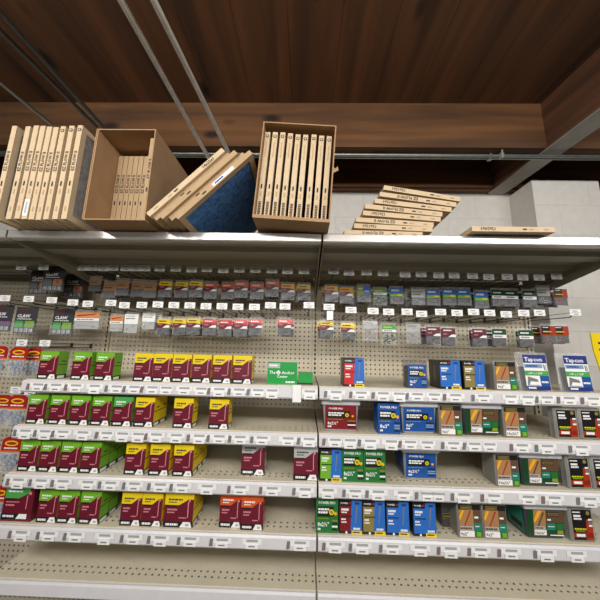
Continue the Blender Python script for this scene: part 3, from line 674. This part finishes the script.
def pack(design, w=.066, h=.084):
    def f():
        t = empty('blister_pack'); t['category'] = 'hanging pack'
        hd = h*(.18 if design == 'clear' else .36 if design in ('green',) else .52)
        c = {'yellow': 'yellow', 'amber': 'amber', 'orange': 'orange', 'red': 'bright red', 'maroon': 'maroon', 'blue': 'sky blue', 'green': 'leaf', 'tan': 'tan print', 'white': 'white',
             'dkgreen': 'dark green', 'silver': 'silver print', 'copper': 'copper', 'redblack': 'rust', 'clear': 'silver print', 'multi': 'olive'}[design]
        MB().box(-w/2, w/2, 0, .002, -hd, 0, c).build('header_card', t)
        mb = MB(); mb.box(-w/2+.001, w/2-.001, .003, .004, -h+(.002 if design not in ('clear', 'green') else .6*h), -hd, 'dark grey' if design not in ('white', 'clear', 'copper') else 'silver print'); a = Art(mb, w, hd, 0, z0=-hd)
        if design in ('yellow', 'amber', 'orange', 'red', 'maroon'):
            a.poly([(0, 0), (1, 0), (1, .36), (.6, .5), (0, .5)], 'maroon' if design != 'maroon' else 'dark maroon', 1); a.poly([(.45, 0), (1, 0), (1, .28), (.72, .28)], 'white', 2)
            a.words(.12, .68, .6, .13, 'dark maroon' if design in ('yellow', 'amber') else 'white', 2); a.words(.1, .28, .3, .1, 'pink print', 2)
        elif design == 'blue': a.rect(0, 0, 1, .3, 'lime', 1); a.words(.1, .6, .6, .2, 'white', 1); a.rect(.55, .1, .9, .3, 'yellow', 2)
        elif design in ('green', 'dkgreen'): a.rect(0, 0, 1, .35, 'white', 1); a.words(.1, .6, .6, .15, 'white' if design == 'dkgreen' else 'yellow', 1); a.words(.1, .1, .6, .15, 'grey', 2)
        elif design == 'white': a.words(.1, .5, .7, .1, 'grey', 1); a.words(.1, .75, .7, .06, 'grey', 1)
        elif design == 'redblack': a.rect(0, .1, .6, 1, 'black', 1); a.words(.08, .8, .4, .08, 'white', 2); a.words(.08, .3, .6, .12, 'yellow', 2)
        elif design == 'copper': a.rect(0, 0, 1, .3, 'white', 1); a.words(.1, .1, .7, .1, 'grey', 2); a.poly([(.1, .5), (.8, .7), (.85, .82), (.1, .66)], 'rust', 1)
        elif design == 'multi': a.rect(.5, 0, 1, 1, 'sky blue', 1); a.words(.1, .6, .3, .15, 'white', 2); a.words(.6, .3, .3, .15, 'white', 2)
        else: a.words(.1, .6, .7, .12, 'grey', 1); a.words(.1, .3, .6, .12, 'dark grey', 1)
        mb.build('header_print', t)
        MB().box(-w/2-.002, w/2+.002, -.004, .013, -h, -hd-.001, 'bag plastic', bev=.003).box(-w/2-.003, w/2+.003, .003, .004, -hd, .012, 'bag plastic').build('clear_bag', t)
        hw = {'green': 'dark green', 'white': 'bright hardware', 'copper': 'bright hardware', 'clear': 'bright hardware', 'tan': 'screws', 'redblack': 'rust'}.get(design, 'dark screws' if design != 'silver' else 'bright hardware')
        rr = random.Random(design); mb = MB()
        for i in range(9 if design not in ('clear', 'green') else 22):
            x0 = rr.uniform(-w*.42, w*.30); z0 = rr.uniform(-h+.004, -hd-.012)
            mb.tube([(x0, .002+.0006*i, z0), (x0+rr.uniform(.008, .016), .002+.0006*i, z0+rr.uniform(-.004, .010))], .0028, hw, 5)
        mb.build('hardware', t)
        return t
    return f
DN = {'yellow': 'yellow and maroon', 'amber': 'amber and maroon', 'orange': 'orange and maroon', 'red': 'bright red and maroon', 'maroon': 'dark maroon', 'blue': 'blue and lime', 'green': 'green and white',
      'tan': 'tan topped', 'white': 'white', 'dkgreen': 'dark green and white', 'silver': 'silver grey', 'copper': 'copper toned', 'redblack': 'red and black', 'clear': 'clear bagged', 'multi': 'yellow and blue'}
packs = {
 'upper row of the left bay': [(96, 277, 'tan', 1), (109, 281, 'tan', 0), (123, 279, 'tan', 0), (134, 279.5, 'tan', 0), (145, 281, 'tan', 0), (166, 280.5, 'yellow', 0), (181, 280.5, 'yellow', 0), (196.5, 280.5, 'yellow', 0), (211, 282, 'orange', 0), (227.5, 282, 'orange', 0), (241.5, 281, 'orange', 0), (257, 282, 'orange', 0), (272.5, 280, 'orange', 0), (288, 283, 'amber', 0), (304, 283, 'yellow', 0)],
 'upper row of the right bay': [(331.5, 285, 'amber', 0), (346.5, 286, 'amber', 0), (363.5, 285, 'multi', 0), (380, 288, 'green', 0), (396.5, 287, 'blue', 0), (418, 288, 'silver', 0), (434, 288, 'blue', 0), (449, 288, 'blue', 0), (465, 288, 'blue', 0), (481, 291, 'blue', 0), (498, 289, 'dkgreen', 0), (512, 289, 'dkgreen', 0), (529, 290, 'dkgreen', 0), (545, 286, 'silver', 0), (559, 288, 'redblack', 0)],
 'lower row of the left bay': [(88, 311, 'copper', 2), (116, 314, 'copper', 0), (132, 313, 'white', 3), (148, 312, 'white', 0), (164, 318, 'yellow', 0), (179, 317.5, 'yellow', 0), (194, 317.5, 'yellow', 0), (210, 318, 'red', 0), (225, 319, 'red', 0), (241, 319, 'red', 0), (255, 318, 'red', 0), (284.5, 318, 'red', 0)],
 'lower row of the right bay': [(327, 320, 'yellow', 0), (348, 322, 'yellow', 0), (370, 320, 'clear', 3), (389, 324, 'green', 3), (414, 323, 'clear', 3), (433, 326, 'maroon', 0), (449.5, 327, 'maroon', 0), (479, 328, 'maroon', 0), (499, 328, 'dkgreen', 0), (527.5, 329, 'dkgreen', 0), (548, 325, 'redblack', 0), (560, 325, 'redblack', 0)]}
for nm, lst in packs.items():
    c = {}
    lastx = -9
    for (x, y, dz, var) in lst:
        i = c.get(dz, 0); c[dz] = i+1
        tot = sum(1 for q in lst if q[2] == dz)
        p = P(x, y+1, -.235)
        wd, hg = (.066, .084) if var == 0 else ((.060, .070) if var == 1 else ((.135, .088) if var == 2 else (.070, .098)))
        xx = max(p.x, lastx+wd/2+.004); lastx = xx+wd/2+.003
        lab = '%s hanging pack, %s%s' % (DN[dz], (ORD[i]+' such in the ') if tot > 1 else 'lone one in the ', ' '.join(nm.split(' ')[-2:]+nm.split(' ')[:2]))
        put('pack %s %d' % (dz, var), pack(dz, wd, hg), (xx, -.235+(.012 if i % 2 else 0), p.z), (0, 0, random.uniform(-.06, .06)), lab, 'hanging hardware packs')
        if var == 0 or var == 1:
            put('pack %s %d' % (dz, var), None, (xx+(.013 if i % 3 else -.011), -.185, p.z-.003), (0, 0, random.uniform(-.05, .05)), lab.replace('hanging pack, ', 'pack behind the '), 'hanging hardware packs')
# claw packs and others of the far left bay
def claw(col):
    def f():
        t = empty('picture_hanger_pack'); t['category'] = 'hanging pack'
        w, h = .112, .135
        MB().box(-w/2, w/2, 0, .002, -h, 0, 'black' if col == 'x' else 'dark grey').build('card', t)
        mb = MB(); a = Art(mb, w, h, 0, z0=-h)
        a.text('CLAW', .10, .60, h*.17, 'white', 1, .8); a.words(.1, .53, .7, .025, 'white', 1); a.disc(.25, .86, .005, 'deep red', 1); a.words(.32, .84, .3, .04, 'deep red', 1)
        a.rect(.04, .22, .42, .47, {'o': 'grey', 'g': 'leaf', 'r': 'maroon'}[col], 1); a.rect(.5, .22, .93, .47, {'o': 'copper', 'g': 'lime', 'r': 'purple'}[col], 1); a.rect(.62, .28, .8, .42, {'o': 'orange', 'g': 'olive', 'r': 'maroon'}[col], 2)
        mb.build('print', t)
        mb = MB()
        for i in range(4): mb.box(-w*.4+i*w*.22, -w*.4+i*w*.22+.018, -.006, -.001, -h+.006, -h+.026, 'bright hardware', bev=.0015)
        mb.build('hangers', t)
        MB().box(-w/2-.002, w/2+.002, -.009, .006, -h-.002, -h*.62, 'clear plastic', bev=.003).build('blister', t); return t
    return f
for x, y, col, Y, lab in ((76, 274, 'o', -.12, 'shaded picture hanger pack hanging deep beside the tan topped pack'), (56, 266, 'o', -.235, 'black picture hanger pack with orange panel, upper left'), (42, 270, 'o', -.17, 'black picture hanger pack half hidden behind the orange panelled one'),
                          (28, 307, 'g', -.24, 'black picture hanger pack with lime green panels at far left'), (65, 309, 'g', -.20, 'black picture hanger pack with green panels beside the copper toned pack'),
                          (4, 305, 'r', -.24, 'maroon and purple panelled hanger pack at the left picture edge')):
    p = P(x, y, Y); put('claw'+col, claw(col), (p.x, Y, p.z), (0, 0, 0), lab, 'picture hanger packs')
def strip_pack():
    t = empty('utility_hook_pack'); t['category'] = 'hanging pack'
    w, h = .085, .14
    MB().prism([(-w/2, -h*.42), (w/2, -h*.42), (w/2, -.012), (w/2-.02, 0), (-w/2+.02, 0), (-w/2, -.012)], 0, .003, 'red header').build('header_card', t)
    mb = MB(); a = Art(mb, w, h, 0, z0=-h); a.disc(.5, .82, .030, 'yellow', 1, ry=.011); a.disc(.5, .82, .022, 'red header', 2, ry=.006); a.words(.15, .66, .7, .04, 'white', 1); a.rect(0, .57, 1, .62, 'orange', 1); mb.build('print', t)
    MB().box(-w/2, w/2, -.014, .010, -h, -h*.42, 'clear plastic', bev=.005).build('clear_bag', t)
    rr = random.Random(3); mb = MB()
    for i in range(16):
        x0, z0 = rr.uniform(-w*.38, w*.3), rr.uniform(-h*.95, -h*.55)
        mb.box(x0, x0+.016, -.010, .006, z0, z0+.014, 'pale blue' if i % 2 else 'bright hardware', bev=.003)
    mb.build('contents', t); return t
for x, y, Y, lab in ((20, 347, -.30, 'red topped clear bag pack beside the leftmost green box of top shelf'), (35, 348, -.25, 'red topped pack tucked behind the leftmost green box of top shelf'), (0, 346, -.28, 'red topped pack cut by the left edge level with the top shelf'),
                     (19, 395, -.34, 'red topped clear bag pack beside the second shelf'), (4, 395, -.27, 'red topped pack at the left edge level with the second shelf'),
                     (13, 437, -.36, 'red topped grey hook pack beside the third shelf'), (1, 486, -.38, 'red topped pack beside the large maroon box at lower left')):
    p = P(x, y, Y); put('strip', strip_pack, (min(p.x, -W-.06), Y, p.z), (0, 0, 0), lab, 'red topped utility packs')
    put('hook', hook, (min(p.x, -W-.06), -.001, p.z+.006), (0, 0, 0), 'peg hook carrying the '+lab, 'peg hooks with price tags') if Y < -.3 else None

# ================================================================== air filters and cartons on the canopy
T = .019
def air_filter(key, h=.355, ln=.48, t=T, txt='EZ FLOW II', media='grey media', frame='frame card', ring=False, both=True):
    def f():
        e = empty('air_filter'); e['category'] = 'air filter'
        b = .022
        mb = MB(); mb.box(-t/2, t/2, 0, .004, 0, h, frame); mb.box(-t/2, t/2, ln-.004, ln, 0, h, frame); mb.box(-t/2, t/2, .004, ln-.004, 0, .004, frame); mb.box(-t/2, t/2, .004, ln-.004, h-.004, h, frame)
        for sx in (-1, 1):
            xa, xb = (sx*t/2, sx*(t/2-.0015)); xa, xb = min(xa, xb), max(xa, xb)
            mb.box(xa, xb, .004, b, .004, h-.004, frame); mb.box(xa, xb, ln-b, ln-.004, .004, h-.004, frame); mb.box(xa, xb, b, ln-b, .004, b, frame); mb.box(xa, xb, b, ln-b, h-b, h-.004, frame)
        mb.build('frame', e)
        MB().box(-t/2+.003, t/2-.003, .004, ln-.004, .004, h-.004, media).build('filter_media', e)
        mb = MB(); a = Art(mb, t, h, 0)
        if txt: a.text(txt, .80, .50 if len(txt) > 8 else .72, t*.85, 'ink', 1, None, rot=1)
        for q in (.08, .26, .34): a.rect(.35, q, .62, q+.05, 'ink' if q > .3 else 'frame card dull', 1)
        if ring: a.disc(.5, .95, t*.36, 'ink', 1); a.disc(.5, .95, t*.2, frame, 2)
        if key == 'boxed':
            for q in range(9): a.rect(.25, .04+.018*q, .75, .052+.018*q, 'ink', 1)
            a.rect(.42, .70, .58, .88, 'frame card dull', 1)
        mb.build('printing', e); return e
    return f
FY = -.715                                       # fronts of the overhanging goods
def standing(px_b, py_b, key, mk, label, grp, Y=FY, tilt=0.0, dz=0):
    p = P(px_b, py_b, Y)
    return put(key, mk, (p.x, Y, ZC+T/2*abs(math.sin(tilt))+.0005), (0, tilt, 0), label, grp)
gf = 'air filters on the overhead shelf'
# left group of upright filters
xsL = [-7, 7.5, 16, 23.2, 30.4, 37.5, 45, 54, 63]
for i, x in enumerate(xsL):
    key = 'filt ring' if i in (6, 7, 8) else 'filt ez'
    standing(x, 222, key, air_filter(key, .376, ring=(i > 5), txt='' if i > 6 else 'EZ FLOW II'), 'upright air filter, %s from left in the loose row at far left' % ORD[i], gf, Y=FY+random.uniform(-.004, .006))
    if i == 3:
        fs = [o for o in bpy.data.objects if o.get('label', '').startswith('upright air filter, fourth')][0]
        sk = MB().box(-.0085, .0085, -.0012, -.0006, .012, .075, 'white').box(-.004, .004, -.0016, -.0012, .02, .066, 'tag grey').build('sticker', fs)
        sk['label'] = 'white paper size sticker'
# carton one: open front, filters set deep
def carton(w, h, d, n=.004, lipf=0.0):
    mb = MB()
    mb.box(-w/2, w/2, 0, d, 0, n, 'cardboard'); mb.box(-w/2, w/2, 0, d, h-n, h, 'cardboard')
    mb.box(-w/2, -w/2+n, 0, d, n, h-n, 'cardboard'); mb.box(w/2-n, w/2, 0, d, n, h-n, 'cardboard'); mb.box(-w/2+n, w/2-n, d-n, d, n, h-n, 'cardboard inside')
    return mb
yo = FY
bl, br_, tl = P(82, 225, yo), P(144, 225, yo), P(96, 129, yo)
cw, ch = br_.x-bl.x, tl.z-ZC
c1 = empty('carton', 'tan carton lying open towards the aisle with filters set deep inside', 'cardboard box', loc=((bl.x+br_.x)/2, yo, ZC+.0005))
carton(cw, ch, .50).build('carton_body', c1)
MB().box(-cw/2-.003, -cw/2, -.002, .06, .002, ch, 'cardboard').build('folded_flap', c1)
xi = (bl.x+br_.x)/2
nf = 8
for i in range(nf):
    front = (i == nf-1)
    X = xi-cw/2+.004+T/2+.002+i*(T+.0022) if not front else xi+cw/2-.004-T/2-.003
    X = min(X, xi+cw/2-.004-T/2-.003-(0 if front else T+.003))
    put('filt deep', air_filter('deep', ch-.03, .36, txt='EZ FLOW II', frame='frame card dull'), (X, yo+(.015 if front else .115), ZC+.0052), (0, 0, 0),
        'air filter inside the left carton, ' + ('pushed forward against its right side' if front else ORD[i]+' from left of the recessed ones'), gf)
# leaning filters
pA, pB = P(177, 225, FY), P(256, 155, FY)
th = math.atan2(pB.x-pA.x, pB.z-pA.z); 
xs = [P(q, 224, FY).x for q in (146, )][0]
base = pA.x
NL = 5; stp = T/math.cos(th)+.001
for i in range(NL):
    j = NL-1-i
    key = 'lean blue' if j == 0 else ('lean print' if j == NL-1 else 'lean plain')
    X = base - j*stp; L = .356
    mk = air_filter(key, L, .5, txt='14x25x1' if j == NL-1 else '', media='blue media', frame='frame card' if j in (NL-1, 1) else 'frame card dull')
    put(key, mk, (X+(.012*math.sin(th) if j == 4 else 0), FY-.01+(.0 if j % 2 == 0 else .012), ZC+T/2*math.sin(th)+.0008+(.012*math.cos(th) if j == 4 else 0)), (0, th, 0),
        ['frontmost leaning air filter with blue media and white sticker', 'leaning air filter second from the blue one', 'middle one of the leaning air filters', 'leaning air filter under the printed top one', 'topmost leaning air filter with its size printed at the foot'][j], gf)
    if j == 0:
        o = MB().box(-.006, .006, -.0008, -.0002, .17, .27, 'white').build('sticker', loc=(0, 0, 0)); o.parent = PROTO[key]; o.matrix_parent_inverse = Matrix.Identity(4)
        o2 = MB().box(-.003, .003, -.0011, -.0008, .18, .22, 'blue').build('sticker_print'); o2.parent = o
# carton two, tilted a little
bl, br_, tl, tr = P(252, 219, yo), P(330, 219, yo), P(264, 123, yo), P(337, 122, yo)
w2 = (br_.x-bl.x); tilt = math.atan2(((tl.x-bl.x)+(tr.x-br_.x))/2, tl.z-bl.z); h2 = (tl.z-bl.z)/math.cos(tilt)
tilt = max(0, min(tilt, .06))
c2 = empty('carton', 'tan carton packed with nine upright filters at the middle of the overhead shelf', 'cardboard box', loc=((bl.x+br_.x)/2, yo, ZC+.0005+w2/2*math.sin(tilt)), rot=(0, tilt, 0))
carton(w2, h2, .52).build('carton_body', c2)
MB().box(-w2/2+.004, w2/2-.004, 0, .003, .004, .012, 'cardboard').build('front_fold', c2)
MB().prism([(w2/2, h2*.50), (w2/2+.018, h2*.53), (w2/2+.014, h2*.57), (w2/2+.007, h2*.545), (w2/2, h2*.56)], .002, .005, 'cardboard').build('torn_tab', c2)
mt_ = Matrix.Rotation(tilt, 4, 'Y'); c2loc = Vector(c2.location)
gap = (w2-.012-9*T)/9
for i in range(9):
    lx = -w2/2+.006+T/2+i*(T+gap) + (.003 if i > 5 else 0)
    v = c2loc + mt_ @ Vector((lx, .02+random.uniform(0, .006), .0045))
    put('filt boxed', air_filter('boxed', h2-.028, .47, txt='', ring=True), v, (0, tilt, 0), 'air filter in the middle carton, %s from left' % ORD[i], gf)
# flat slid stack
t0 = P(460, 207, -.60); zt = P(385, 193, -.60).z
xr = P(428, 232, -.60).x; z = ZC+.0005; n = 8
L = .30
pts_r = [(421, 1.0), (431, 2.2), (433, 3.6), (440, 4.6), (442, 6.0), (452, 6.6), (457, 8.2), (461, 9.2)]
for i, (px, dg) in enumerate(pts_r):
    a_ = math.radians(dg); X = P(px, 212, -.60).x
    key = 'flat' + ('a' if i % 2 else 'b')
    # lies flat: turned a quarter turn about Y, its foot end to the right
    mk = air_filter(key, L, .40, txt='12x12x1' if i % 2 else 'EZ FLOW II', frame='frame card')
    zz = z + T/2
    put(key, mk, (X, -.60+random.uniform(-.004, .004), zz), (0, -math.pi/2+a_, 0), 'flat lying air filter, %s up from the bottom of the slid stack' % ORD[i], gf)
    z += T/math.cos(a_)+.0022
# single flat filter
pa, pb = P(472, 228, -.66), P(555, 228, -.66)
put('flat single', air_filter('flat single', pb.x-pa.x, .40, txt='12x20x1', frame='frame card'), (pb.x, -.66, ZC+T/2+.0005), (0, -math.pi/2, 0), 'single flat air filter lying alone on the right of the overhead shelf', gf)
# drop the unused-prototype problem: every prototype is itself placed
bpy.context.view_layer.update()
